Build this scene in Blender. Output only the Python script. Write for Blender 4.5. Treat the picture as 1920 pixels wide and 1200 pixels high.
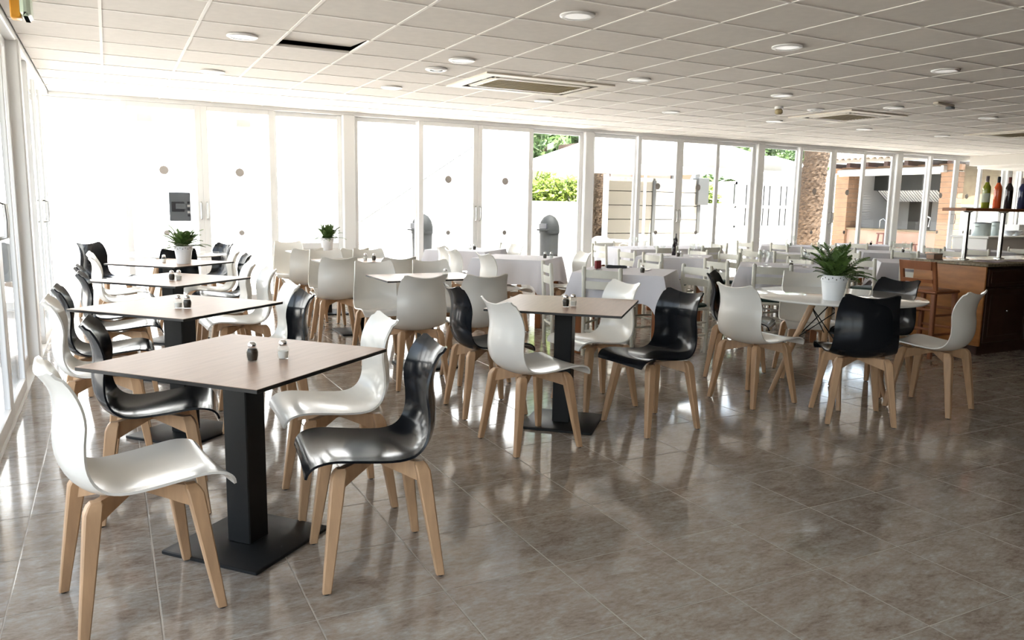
import bpy, bmesh, math, random
from mathutils import Vector, Matrix
PI = math.pi
R = math.radians
for o in list(bpy.data.objects):
    bpy.data.objects.remove(o)
S = bpy.context.scene
C = S.collection
random.seed(7)

# ------------------------------------------------------------------ camera
CAM = Vector((0, 0, 1.349)); PITCH, ROLL, YAW = R(8.476), R(1.008), R(27.426)
fw = Vector((math.sin(YAW)*math.cos(PITCH), math.cos(YAW)*math.cos(PITCH), -math.sin(PITCH)))
rt0 = Vector((math.cos(YAW), -math.sin(YAW), 0)); up0 = rt0.cross(fw)
rt = rt0*math.cos(ROLL) + up0*math.sin(ROLL); up = rt.cross(fw)
cam = bpy.data.cameras.new('camera'); cam.sensor_width = 36; cam.lens = 1451.5*36/1920; cam.clip_end = 300
camo = bpy.data.objects.new('camera', cam); C.objects.link(camo)
camo.matrix_world = Matrix((( rt.x, up.x, -fw.x, CAM.x), (rt.y, up.y, -fw.y, CAM.y), (rt.z, up.z, -fw.z, CAM.z), (0, 0, 0, 1)))
S.camera = camo

# ------------------------------------------------------------------ world, sun, exposure
w = bpy.data.worlds.new('world'); S.world = w; w.use_nodes = True
nt = w.node_tree; nt.nodes.clear()
sky = nt.nodes.new('ShaderNodeTexSky'); sky.sky_type = 'NISHITA'; sky.sun_disc = False
sky.sun_elevation = R(67); sky.sun_rotation = R(160); sky.air_density = 1.0; sky.dust_density = 3.0
bg = nt.nodes.new('ShaderNodeBackground'); bg.inputs[1].default_value = 0.6
wo = nt.nodes.new('ShaderNodeOutputWorld')
hs = nt.nodes.new('ShaderNodeHueSaturation'); hs.inputs['Saturation'].default_value = .55     # hazy bright sky
nt.links.new(sky.outputs[0], hs.inputs['Color']); nt.links.new(hs.outputs[0], bg.inputs[0]); nt.links.new(bg.outputs[0], wo.inputs[0])
sun = bpy.data.lights.new('sun', 'SUN'); sun.energy = 16; sun.angle = R(.5); sun.color = (1, .97, .93)
suno = bpy.data.objects.new('sun', sun); C.objects.link(suno)
suno.rotation_euler = Vector((-.16, .38, -1)).to_track_quat('-Z', 'Y').to_euler(); suno.location = (0, 5, 12)
S.view_settings.view_transform = 'Standard'; S.view_settings.look = 'None'
S.view_settings.gamma = 1; S.view_settings.use_curve_mapping = False
S.view_settings.exposure = 1.08
S.cycles.use_denoising = True
S.cycles.max_bounces = 14; S.cycles.diffuse_bounces = 7; S.cycles.glossy_bounces = 5
S.cycles.transparent_max_bounces = 24; S.cycles.transmission_bounces = 8
S.cycles.caustics_reflective = False; S.cycles.caustics_refractive = False
S.cycles.sample_clamp_indirect = 8

# ------------------------------------------------------------------ materials
def nodes(name):
    m = bpy.data.materials.new(name); m.use_nodes = True
    return m, m.node_tree.nodes, m.node_tree.links, m.node_tree.nodes['Principled BSDF']
def mat(name, col, rough=.5, metal=0, var=0, scale=8, bump=0, stretch=None, coat=0, trans=0, alpha=1, col2=None, spec=.5, coords='Object'):
    m, N, L, b = nodes(name)
    b.inputs['Base Color'].default_value = (*col, 1); b.inputs['Roughness'].default_value = rough
    b.inputs['Metallic'].default_value = metal; b.inputs['Coat Weight'].default_value = coat
    b.inputs['Coat Roughness'].default_value = .08; b.inputs['Transmission Weight'].default_value = trans
    b.inputs['Specular IOR Level'].default_value = spec
    if var or bump or col2:
        tc = N.new('ShaderNodeTexCoord'); mp = N.new('ShaderNodeMapping'); no = N.new('ShaderNodeTexNoise')
        if coords == 'Position':
            g = N.new('ShaderNodeNewGeometry'); L.new(g.outputs['Position'], mp.inputs[0])
        else:
            L.new(tc.outputs[coords], mp.inputs[0])
        if stretch: mp.inputs['Scale'].default_value = stretch
        L.new(mp.outputs[0], no.inputs[0]); no.inputs['Scale'].default_value = scale; no.inputs['Detail'].default_value = 5
        if var or col2:
            c2 = col2 or tuple(max(0, c*(1-var)) for c in col)
            r = N.new('ShaderNodeValToRGB'); r.color_ramp.elements[0].position = .35; r.color_ramp.elements[1].position = .68
            r.color_ramp.elements[0].color = (*c2, 1); r.color_ramp.elements[1].color = (*col, 1)
            L.new(no.outputs[0], r.inputs[0]); L.new(r.outputs[0], b.inputs['Base Color'])
        if bump:
            bp = N.new('ShaderNodeBump'); bp.inputs['Strength'].default_value = bump; bp.inputs['Distance'].default_value = .01
            L.new(no.outputs[0], bp.inputs['Height']); L.new(bp.outputs[0], b.inputs['Normal'])
    return m
def glass_mat(name, tint=(1, 1, 1), ior=1.45, haze=0):
    m, N, L, b = nodes(name); N.remove(b)
    out = [n for n in N if n.type == 'OUTPUT_MATERIAL'][0]
    t = N.new('ShaderNodeBsdfTransparent'); t.inputs[0].default_value = (*tint, 1)
    g = N.new('ShaderNodeBsdfGlossy'); g.inputs['Roughness'].default_value = .01
    f0 = ((ior-1)/(ior+1))**2                                       # Schlick reflectance, the same from both faces of the sheet
    lw = N.new('ShaderNodeLayerWeight'); lw.inputs[0].default_value = .5
    pw = N.new('ShaderNodeMath'); pw.operation = 'POWER'; pw.inputs[1].default_value = 5; L.new(lw.outputs['Facing'], pw.inputs[0])
    f = N.new('ShaderNodeMath'); f.operation = 'MULTIPLY_ADD'; f.inputs[1].default_value = 1-f0; f.inputs[2].default_value = f0; L.new(pw.outputs[0], f.inputs[0])
    x = N.new('ShaderNodeMixShader'); L.new(f.outputs[0], x.inputs[0]); L.new(t.outputs[0], x.inputs[1]); L.new(g.outputs[0], x.inputs[2])
    L.new(x.outputs[0], out.inputs[0]); return m
M = {}
M['white_shell'] = mat('white_shell', (.77, .75, .70), .22, coat=.2)
M['black_shell'] = mat('black_shell', (.008, .009, .011), .16, spec=.26)
M['beech'] = mat('beech', (.57, .36, .205), .42, var=.22, scale=9, stretch=(3, 3, .35), bump=.03)
M['dark_glide'] = mat('dark_glide', (.03, .025, .02), .6)
M['laminate'] = mat('laminate', (.42, .29, .215), .40, spec=.38, var=.12, scale=6, stretch=(1, 9, 1), coords='Object')
M['black_edge'] = mat('black_edge', (.02, .018, .016), .5)
M['black_metal'] = mat('black_metal', (.010, .010, .010), .45, spec=.3)
M['white_gloss'] = mat('white_gloss', (.82, .81, .78), .06, coat=.5)
M['wire'] = mat('wire', (.02, .02, .02), .4, metal=.7)
M['ladder_paint'] = mat('ladder_paint', (.66, .645, .57), .45, var=.06, scale=14)
M['green_seat'] = mat('green_seat', (.008, .035, .028), .55, bump=.05, scale=90)
M['cloth'] = mat('cloth', (.74, .73, .78), .9, bump=.15, scale=9)
M['orange_wood'] = mat('orange_wood', (.34, .115, .03), .35, var=.3, scale=6, stretch=(2, 2, .3))
M['bar_wood'] = mat('bar_wood', (.42, .17, .045), .33, var=.3, scale=5, stretch=(1, 1, 4))
M['bar_dark'] = mat('bar_dark', (.05, .018, .010), .35, var=.35, scale=5, stretch=(2, 2, .3))
M['stool_wood'] = mat('stool_wood', (.30, .105, .04), .35, var=.25, scale=6, stretch=(2, 2, .3))
M['stone_top'] = mat('stone_top', (.30, .25, .17), .15, var=.5, scale=40)
M['steel'] = mat('steel', (.72, .71, .69), .2, metal=1)
M['chrome'] = mat('chrome', (.8, .8, .8), .08, metal=1)
M['salt'] = mat('salt', (.85, .84, .8), .8, bump=.2, scale=200)
M['pepper'] = mat('pepper', (.06, .045, .03), .8, var=.5, scale=300)
M['clear'] = glass_mat('clear', (.96, .97, .96), 1.5)
M['pane'] = glass_mat('pane', (.97, .985, .975), 1.42)
M['frame_white'] = mat('frame_white', (.88, .88, .87), .4)
M['frame_steel'] = mat('frame_steel', (.62, .62, .60), .3, metal=.6)
M['sticker'] = mat('sticker', (.40, .37, .34), .7)
M['grey_plastic'] = mat('grey_plastic', (.11, .12, .13), .45)
M['dark_plastic'] = mat('dark_plastic', (.02, .02, .025), .4)
M['ceil_tile'] = mat('ceil_tile', (.76, .715, .66), .9, var=.05, scale=14, bump=.05, coords='Position')
M['grid_bar'] = mat('grid_bar', (.88, .85, .80), .7)
M['void'] = mat('void', (.02, .02, .02), .9)
M['lamp_white'] = mat('lamp_white', (.86, .86, .84), .35)
M['lamp_lit'] = mat('lamp_lit', (.86, .86, .84), .35)
M['lamp_lit'].node_tree.nodes['Principled BSDF'].inputs['Emission Color'].default_value = (1, .97, .92, 1)
M['lamp_lit'].node_tree.nodes['Principled BSDF'].inputs['Emission Strength'].default_value = .16
M['ac_frame'] = mat('ac_frame', (.74, .68, .56), .45, var=.08, scale=5)
M['ac_grille'] = mat('ac_grille', (.40, .325, .17), .5)
M['wall_dark'] = mat('wall_dark', (.055, .035, .024), .7, var=.2, scale=3)
M['wall_paint'] = mat('wall_paint', (.74, .71, .66), .8, var=.04, scale=2)
M['amber'] = mat('amber', (.75, .33, .03), .4)
M['pale_green'] = mat('pale_green', (.62, .74, .60), .3)
M['pot_white'] = mat('pot_white', (.80, .82, .84), .3)
M['soil'] = mat('soil', (.03, .02, .012), .9)
M['fern'] = mat('fern', (.11, .20, .04), .5, var=.55, scale=25)
M['grout'] = mat('grout', (.46, .42, .36), .5)
# outside
M['render_white'] = mat('render_white', (.82, .82, .82), .9, var=.03, scale=1.5)
M['render_beige'] = mat('render_beige', (.20, .175, .145), .9, var=.12, scale=2)
M['pink_wall'] = mat('pink_wall', (.17, .115, .095), .9, var=.1, scale=2)
M['paving'] = mat('paving', (.80, .75, .69), .8, var=.1, scale=3)
M['paving_grey'] = mat('paving_grey', (.30, .285, .265), .8, var=.15, scale=3)
M['cream_board'] = mat('cream_board', (.27, .245, .205), .6, var=.06, scale=3)
M['grey_metal'] = mat('grey_metal', (.075, .075, .072), .5, metal=.3)
M['canvas'] = mat('canvas', (.84, .83, .80), .9)
M['palm_bark'] = mat('palm_bark', (.115, .072, .042), .9, col2=(.04, .024, .013), scale=14, bump=.8, stretch=(1, 1, 2.2))
M['hedge'] = mat('hedge', (.34, .42, .06), .6, col2=(.10, .17, .02), scale=5)
M['tree_leaf'] = mat('tree_leaf', (.12, .20, .05), .6, col2=(.03, .07, .015), scale=1.5)
M['bark'] = mat('bark', (.10, .07, .05), .9)
M['brick_orange'] = mat('brick_orange', (.33, .195, .115), .85, var=.2, scale=4)
M['peach'] = mat('peach', (.36, .205, .145), .8, col2=(.38, .26, .195), scale=2.5)
M['roof_tile'] = mat('roof_tile', (.30, .19, .12), .85, col2=(.42, .34, .27), scale=3)
M['hood_dark'] = mat('hood_dark', (.025, .028, .027), .5)
M['stone_cream'] = mat('stone_cream', (.22, .17, .10), .9, col2=(.18, .135, .08), scale=6, bump=.3)
M['stool_red'] = mat('stool_red', (.09, .018, .01), .4)
M['brown_ring'] = mat('brown_ring', (.13, .075, .045), .7)
M['plastic_white'] = mat('plastic_white', (.82, .82, .81), .4)
M['bin_dark'] = mat('bin_dark', (.012, .013, .013), .7, spec=.2)
M['dado'] = mat('dado', (.30, .30, .27), .8, var=.05, scale=3)
M['curtain'] = mat('curtain', (.20, .25, .32), .8)
# bottles, paper
M['green_glass'] = mat('green_glass', (.24, .27, .02), .08, coat=.3)
M['rose_glass'] = mat('rose_glass', (.80, .13, .035), .08, coat=.3)
M['dark_glass'] = mat('dark_glass', (.02, .012, .018), .08, coat=.3)
M['blue_glass'] = mat('blue_glass', (.03, .04, .11), .1, coat=.3)
M['paper_label'] = mat('paper_label', (.55, .60, .48), .7)
M['foil_grey'] = mat('foil_grey', (.22, .17, .17), .35, metal=.3)
M['foil_red'] = mat('foil_red', (.14, .03, .025), .35)
M['paper'] = mat('paper', (.55, .48, .54), .7, col2=(.12, .06, .09), scale=7)
M['crockery'] = mat('crockery', (.55, .63, .63), .25)
M['book_red'] = mat('book_red', (.22, .02, .025), .5)
M['leather'] = mat('leather', (.03, .03, .035), .5)

def floor_mat():
    m, N, L, b = nodes('floor_tile')
    g = N.new('ShaderNodeNewGeometry'); oi = N.new('ShaderNodeObjectInfo')
    mul = N.new('ShaderNodeMath'); mul.operation = 'MULTIPLY'; mul.inputs[1].default_value = 37.
    L.new(oi.outputs['Random'], mul.inputs[0])
    cmb = N.new('ShaderNodeCombineXYZ'); L.new(mul.outputs[0], cmb.inputs[2])
    add = N.new('ShaderNodeVectorMath'); L.new(g.outputs['Position'], add.inputs[0]); L.new(cmb.outputs[0], add.inputs[1])
    mp = N.new('ShaderNodeMapping'); mp.inputs['Rotation'].default_value = (0, 0, R(-20)); mp.inputs['Scale'].default_value = (1, 2.1, 1)
    L.new(add.outputs[0], mp.inputs[0])
    n1 = N.new('ShaderNodeTexNoise'); n1.inputs['Scale'].default_value = 6.5; n1.inputs['Detail'].default_value = 8; n1.inputs['Roughness'].default_value = .72; n1.inputs['Distortion'].default_value = .5
    n2 = N.new('ShaderNodeTexNoise'); n2.inputs['Scale'].default_value = 34; n2.inputs['Detail'].default_value = 6; n2.inputs['Roughness'].default_value = .7
    L.new(mp.outputs[0], n1.inputs[0]); L.new(mp.outputs[0], n2.inputs[0])
    r = N.new('ShaderNodeValToRGB'); e = r.color_ramp.elements
    e[0].position = .33; e[0].color = (.168, .120, .090, 1); e[1].position = .68; e[1].color = (.50, .465, .42, 1)
    for p, c in ((.42, (.255, .198, .155, 1)), (.49, (.315, .268, .222, 1)), (.56, (.365, .335, .290, 1))):
        q = e.new(p); q.color = c
    mx = N.new('ShaderNodeMix'); mx.data_type = 'FLOAT'; mx.inputs[0].default_value = .42
    L.new(n1.outputs[0], mx.inputs[2]); L.new(n2.outputs[0], mx.inputs[3]); L.new(mx.outputs[0], r.inputs[0])
    L.new(r.outputs[0], b.inputs['Base Color'])
    b.inputs['Roughness'].default_value = .09; b.inputs['Specular IOR Level'].default_value = .62
    bp = N.new('ShaderNodeBump'); bp.inputs['Strength'].default_value = .012; bp.inputs['Distance'].default_value = .01
    L.new(n1.outputs[0], bp.inputs['Height']); L.new(bp.outputs[0], b.inputs['Normal'])
    return m
M['floor_tile'] = floor_mat()

# ------------------------------------------------------------------ mesh helpers
class MB:
    def __init__(s): s.v = []; s.f = []
    def add(s, vs, fs):
        n = len(s.v); s.v += [tuple(a) for a in vs]; s.f += [tuple(i+n for i in q) for q in fs]; return s
    def box(s, x0, x1, y0, y1, z0, z1):
        return s.add([(x0,y0,z0),(x1,y0,z0),(x1,y1,z0),(x0,y1,z0),(x0,y0,z1),(x1,y0,z1),(x1,y1,z1),(x0,y1,z1)],
                     [(0,3,2,1),(4,5,6,7),(0,1,5,4),(1,2,6,5),(2,3,7,6),(3,0,4,7)])
    def cbox(s, x0, x1, y0, y1, z0, z1, c):      # box with chamfered edges: rounded plan and top
        secs = []
        for z, i in ((z0, c), (z0+c, 0), (z1-c, 0), (z1, c)):
            a0, a1, b0, b1 = x0+i, x1-i, y0+i, y1-i
            secs.append([(a0+c,b0,z),(a1-c,b0,z),(a1,b0+c,z),(a1,b1-c,z),(a1-c,b1,z),(a0+c,b1,z),(a0,b1-c,z),(a0,b0+c,z)])
        return s.loft(secs)
    def loft(s, secs, caps=True, closed=True):
        n = len(secs[0]); vs = [p for q in secs for p in q]; fs = []
        for k in range(len(secs)-1):
            for i in range(n if closed else n-1):
                j = (i+1) % n; fs.append((k*n+i, k*n+j, (k+1)*n+j, (k+1)*n+i))
        if caps: fs += [tuple(range(n-1, -1, -1)), tuple(range((len(secs)-1)*n, len(secs)*n))]
        return s.add(vs, fs)
    def lathe(s, prof, n=20, cx=0, cy=0, caps=True):
        return s.loft([[(cx+r*math.cos(2*PI*i/n), cy+r*math.sin(2*PI*i/n), z) for i in range(n)] for r, z in prof], caps)
    def tube(s, pts, rad, n=10):
        pts = [Vector(p) for p in pts]; secs = []
        rad = rad if isinstance(rad, (list, tuple)) else [rad]*len(pts)
        for k, p in enumerate(pts):
            d = (pts[min(k+1, len(pts)-1)] - pts[max(k-1, 0)]).normalized()
            a = d.cross(Vector((0,0,1))) if abs(d.z) < .9 else d.cross(Vector((0,1,0)))
            a.normalize(); b = d.cross(a).normalized()
            secs.append([tuple(p + (a*math.cos(2*PI*i/n) + b*math.sin(2*PI*i/n))*rad[k]) for i in range(n)])
        return s.loft(secs)
    def mesh(s, name, m, smooth=40):
        me = bpy.data.meshes.new(name); me.from_pydata(s.v, [], s.f); me.validate(); me.update()
        bm = bmesh.new(); bm.from_mesh(me); bmesh.ops.recalc_face_normals(bm, faces=bm.faces); bm.to_mesh(me); bm.free()
        if smooth:
            me.shade_smooth(); me.set_sharp_from_angle(angle=R(smooth))
        for k in (m if isinstance(m, (list, tuple)) else [m]): me.materials.append(M[k])
        return me
    def build(s, name, m, parent=None, loc=(0,0,0), rz=0, smooth=40):
        return obj(name, s.mesh(name, m, smooth), parent, loc, rz)
def obj(name, me, parent=None, loc=(0,0,0), rz=0):
    o = bpy.data.objects.new(name, me); C.objects.link(o); o.parent = parent; o.location = loc; o.rotation_euler = (0, 0, rz); return o
def tag(o, label=None, cat=None, group=None, kind=None):
    if label: o['label'] = label
    if cat: o['category'] = cat
    if group: o['group'] = group
    if kind: o['kind'] = kind
    return o
def thing(name, label, cat, loc=(0,0,0), rz=0, group=None):
    return tag(obj(name, None, None, loc, rz), label, cat, group)
def dup(o, parent=None):
    c = o.copy(); C.objects.link(c); c.parent = parent
    for ch in KIDS.get(o, ()): dup(ch, c)
    return c
KIDS = {}
def freeze(o):
    KIDS[o] = list(o.children)
    for ch in KIDS[o]: freeze(ch)
class Proto:
    """a thing built once; the first placement moves it, later ones copy it with its parts"""
    def __init__(s, root): s.root = root; s.used = False; freeze(root)
    def put(s, loc, rz=0, label=None, group=None, cat=None):
        o = dup(s.root) if s.used else s.root
        s.used = True; o.location = loc; o.rotation_euler = (0, 0, rz)
        return tag(o, label, cat, group)
def struct(o): o['kind'] = 'structure'; return o
def project(p):
    d = Vector(p) - CAM; z = d.dot(fw)
    return (960 + 1451.5*d.dot(rt)/z, 600 - 1451.5*d.dot(up)/z, z) if z > .2 else (-9999, -9999, z)

# ================================================================== ROOM SHELL
XL, XR, YB, YF, HC = -.55, 20.0, 10.7, -4.0, 2.557
# ---- floor: slab of grout with tiles laid on it
fl = struct(MB().box(XL-.15, XR, YF, YB+.15, -.2, -.0010).build('floor', 'grout', smooth=0))
TS = .45; tx0, ty0 = .083, 1.92
cells = []
i0, i1 = math.floor((XL-tx0)/TS), math.ceil((XR-tx0)/TS); j0, j1 = math.floor((YF-ty0)/TS), math.ceil((YB-ty0)/TS)
for i in range(i0, i1):
    for j in range(j0, j1):
        x0, x1 = max(XL-.1, tx0+i*TS), min(XR, tx0+(i+1)*TS); y0, y1 = max(YF, ty0+j*TS), min(YB+.1, ty0+(j+1)*TS)
        if x1-x0 < .02 or y1-y0 < .02: continue
        px, py, z = project(((x0+x1)/2, (y0+y1)/2, 0))
        vis = -120 < px < 2040 and py < 1330 and z > .2
        cells.append((z if vis else 1e6+z, x0+.0023, x1-.0023, y0+.0023, y1-.0023, x1-x0 > TS-.01 and y1-y0 > TS-.01))
cells.sort()
h = TS/2-.0023
full = MB().add([(-h,-h,-.004),(h,-h,-.004),(h,h,-.004),(-h,h,-.004),(-h,-h,-.0005),(h,-h,-.0005),(h,h,-.0005),(-h,h,-.0005),
                 (-h+.002,-h+.002,0),(h-.002,-h+.002,0),(h-.002,h-.002,0),(-h+.002,h-.002,0)],
                [(0,1,5,4),(1,2,6,5),(2,3,7,6),(3,0,4,7),(4,5,9,8),(5,6,10,9),(6,7,11,10),(7,4,8,11),(8,9,10,11)]).mesh('floor_tile', 'floor_tile', 0)
n = 0; rest = MB()
for z, x0, x1, y0, y1, isfull in cells:
    if isfull and n < 290 and z < 1e6:
        obj('floor_tile', full, fl, ((x0+x1)/2, (y0+y1)/2, 0)); n += 1
    else:
        rest.box(x0, x1, y0, y1, -.004, 0)
tag(rest.build('floor_tile_field', 'floor_tile', fl, smooth=0), kind='stuff')
# ---- ceiling: slab, hung grid of T-bars, lay-in tiles
ce = struct(MB().box(XL-1.6, XR, YF, YB+.25, HC+.16, HC+.45).build('ceiling', 'wall_paint', smooth=0))  # overhang past the side glazing is an added eave that cuts daylight
CA, CB, gx0, gy0 = .606, .6, .6228, 4.123
gx = [gx0+CA*i for i in range(-2, 34)]; gy = [gy0+CB*j for j in range(-14, 12)]
gx = [x for x in gx if XL+.05 < x < XR]; gy = [y for y in gy if YF < y < YB-.1]
barx = MB().box(-.010, .010, YF, YB, -.001, .012).mesh('grid_bar', 'grid_bar', 0)
bary = MB().box(XL, XR, -.010, .010, -.001, .012).mesh('cross_bar', 'grid_bar', 0)
for x in gx: obj('grid_bar', barx, ce, (x, 0, HC))
for y in gy: obj('cross_bar', bary, ce, (0, y, HC-.0005))
ctile = MB().box(-CA/2+.004, CA/2-.004, -CB/2+.004, CB/2-.004, .003, .022).mesh('ceiling_tile', 'ceil_tile', 0)
AC = [(3.17, 4.60, 6.70, 7.68), (8.06, 9.10, 6.70, 7.70), (11.95, 13.0, 6.80, 7.80)]
xs = [XL] + gx + [XR]; ys = [YF] + gy + [YB+.1]; tl = []
for a in range(len(xs)-1):
    for b in range(len(ys)-1):
        x0, x1, y0, y1 = xs[a], xs[a+1], ys[b], ys[b+1]; cx, cy = (x0+x1)/2, (y0+y1)/2
        hit = [p for p in AC if p[0]+.03 < x1 and p[1]-.03 > x0 and p[2]+.03 < y1 and p[3]-.03 > y0]
        if hit:                                                     # tile cut round a cassette
            p = hit[0]; c0, c1, d0, d1 = max(x0, p[0]+.03), min(x1, p[1]-.03), max(y0, p[2]+.03), min(y1, p[3]-.03)
            tl += [(1e7, *q) for q in ((x0, c0, y0, y1), (c1, x1, y0, y1), (c0, c1, y0, d0), (c0, c1, d1, y1)) if q[1]-q[0] > .012 and q[3]-q[2] > .012]
            continue
        px, py, z = project((cx, cy, HC)); vis = -100 < px < 2020 and -130 < py < 1200 and z > .2
        tl.append((z if vis else 1e6+z, x0, x1, y0, y1))
tl.sort(); n = 0; rest = MB()
for z, x0, x1, y0, y1 in tl:
    cx, cy = (x0+x1)/2, (y0+y1)/2
    if abs(x1-x0-CA) < .01 and abs(y1-y0-CB) < .01 and n < 290 and z < 1e6:
        o = obj('ceiling_tile', ctile, ce, (cx, cy, HC)); n += 1
        if abs(cx-1.53) < .2 and abs(cy-6.25) < .2:      # the tile that has slipped up off its bars
            o.location = (cx, cy-.03, HC+.028); o.rotation_euler = (R(3.2), 0, 0); tag(o, 'slipped ceiling tile tilted up with a dark gap')
    else:
        rest.box(x0+.004, x1-.004, y0+.004, y1-.004, HC+.003, HC+.022)
tag(rest.build('ceiling_tile_field', 'ceil_tile', ce, smooth=0), kind='stuff')
MB().box(XL, XR, YF, YB, HC+.14, HC+.15).build('ceiling_void', 'void', ce, smooth=0)
# ---- solid walls (behind the camera and at the bar end), plus one added to block light
struct(MB().box(XL-.15, XR+.2, YF-.2, YF, -.2, HC+.45).build('wall_back', 'wall_dark', smooth=0))
struct(MB().box(XR, XR+.2, YF, YB+.2, -.2, HC+.45).build('wall_right', 'wall_dark', smooth=0))
struct(MB().box(9.75, XR, 5.3, 5.45, -.2, HC+.1).build('wall_light_block', 'wall_dark', smooth=0))  # unseen partition added to keep window light off the right floor and ceiling
so = struct(MB().box(16.62, XR, 8.2, YB-.05, 2.35, HC+.0).build('trim_1', 'wall_paint', smooth=0))
MB().box(16.95, XR, 8.15, YB-.02, 2.3, 2.36).build('soffit_lip', 'wall_paint', so, smooth=0)

# ---- glazed walls.  Built along local +x (length), glass in the local xz plane
def panel(parent, x0, x1, z0, z1, sw, y, stickers=False, sill=None, handle=None):
    """one sliding leaf: two stiles, rails, pane, stickers, handle"""
    MB().cbox(x0, x0+sw, y-.02, y+.02, z0, z1, .004).build('stile', 'frame_white', parent)
    MB().cbox(x1-sw, x1, y-.02, y+.02, z0, z1, .004).build('stile', 'frame_white', parent)
    MB().cbox(x0+sw, x1-sw, y-.02, y+.02, z1-.06, z1, .004).build('rail', 'frame_white', parent)
    zb = z0 + .09
    MB().cbox(x0+sw, x1-sw, y-.02, y+.02, z0, zb, .004).build('rail', 'frame_white', parent)
    if sill:
        MB().cbox(x0+sw, x1-sw, y-.02, y+.02, sill-.08, sill, .004).build('rail', 'frame_white', parent)
        MB().box(x0+sw, x1-sw, y-.008, y+.008, zb, sill-.08).build('lower_panel', 'frame_white', parent, smooth=0); zb = sill
    p = MB().box(x0+sw-.005, x1-sw+.005, y-.003, y+.003, zb-.005, z1-.055).build('pane', 'pane', parent, smooth=0)
    if stickers:
        for zc, r in ((1.70, .055), (.92, .035)):
            if zc > zb+.05:
                m = MB().loft([[((x0+x1)/2 + r*math.cos(a*PI/10), yy, zc + r*math.sin(a*PI/10)) for a in range(20)] for yy in (y-.0045, y-.0033)])
                m.build('sticker', 'sticker', p)
    if handle is not None:
        hx = handle
        MB().tube([(hx, y-.02, 1.10), (hx, y-.06, 1.11), (hx, y-.065, 1.2), (hx, y-.06, 1.30), (hx, y-.02, 1.31)], .011, 8).build('handle', 'frame_steel', parent)
def bay(n, L, sw=.062, sticky=(1, 2), sills=(), post=.17, handles=True):
    """bay of four leaves meeting in the middle, length L, with a post at its start"""
    root = struct(MB().cbox(0, L, -.06, .06, HC-.045, HC+.16, .006).box(0, L, -.06, .06, -.02, .012).build('window_%d' % n, 'frame_white'))
    MB().cbox(-post/2, post/2, -.075, .075, 0, HC-.03, .012).build('post', 'frame_white', root)
    MB().box(post/2, post/2+.012, -.03, .03, 0, HC-.04).build('post_channel', 'frame_steel', root, smooth=0)
    q = (L-post)/4; xs = [post/2 + q*k for k in range(5)]
    for k in range(4):
        yy = -.028 if k in (1, 2) else .028
        x0, x1 = xs[k], xs[k+1]
        if k == 0: x1 += .03
        if k == 3: x0 -= .03
        panel(root, x0, x1, .012, HC-.045, sw if k in (0, 3) else sw+.012, yy, k in sticky, .78 if k in sills else None,
              (x1-.035 if k == 1 else x0+.035) if handles and k in (1, 2) else None)
    return root
edges = [(-.80, 2.98), (2.98, 6.90), (6.90, 10.60), (10.60, 14.42), (14.42, 18.2)]
for k, (a, b) in enumerate(edges):
    o = bay(k+1, b-a, sills=(3,) if k == 0 else ()); o.location = (a, YB+.06, 0)
o = bay(6, 1.75, handles=False); o.location = (18.2, YB+.06, 0)
# side glazing, runs along y
for k, (a, b) in enumerate([(10.72, 7.25), (7.25, 3.5), (3.5, -.25), (-.25, -4.0)]):
    o = bay(7+k, a-b, sticky=(), handles=(k < 3)); o.location = (XL-.07, b, 0); o.rotation_euler = (0, 0, PI/2)

# ================================================================== CEILING FITTINGS
def downlight():
    t = thing('downlight', 'round white recessed ceiling downlight with flat frosted face', 'downlight', group='round downlights in the ceiling grid')
    MB().lathe([(.085, .004), (.112, .004), (.112, -.004), (.10, -.010), (.085, -.008)], 28, caps=False).build('trim_ring', 'lamp_white', t)
    MB().lathe([(.088, .002), (.088, -.004), (.06, -.006), (.002, -.0065)], 28).build('diffuser', 'lamp_lit', t)
    return t
P = Proto(downlight())
for x in (.95, 2.73, 4.58, 6.45, 8.25, 10.07, 11.9):
    for y in (4.43, 6.27, 8.12):
        if (x, y) in ((.95, 4.43), (10.07, 4.43), (11.9, 4.43)): continue
        P.put((x, y, HC-.005))
def vent_ring(loc, label):
    t = thing('air_vent', label, 'air vent', loc)
    MB().lathe([(.06, .004), (.10, .004), (.10, -.006), (.085, -.014), (.06, -.012)], 24, caps=False).build('ring', 'lamp_white', t)
    MB().lathe([(.055, .01), (.055, -.002), (.03, -.012), (.002, -.014)], 20).build('cone', 'lamp_white', t)
    MB().lathe([(.075, .004), (.075, 0), (.05, 0), (.05, .004)], 20).build('throat', 'void', t)
vent_ring((2.71, 6.80, HC-.004), 'round white air valve in the ceiling beside the long air-conditioning cassette')
vent_ring((7.69, 6.91, HC-.004), 'round white air valve in the ceiling beside the squarer middle cassette')
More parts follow.
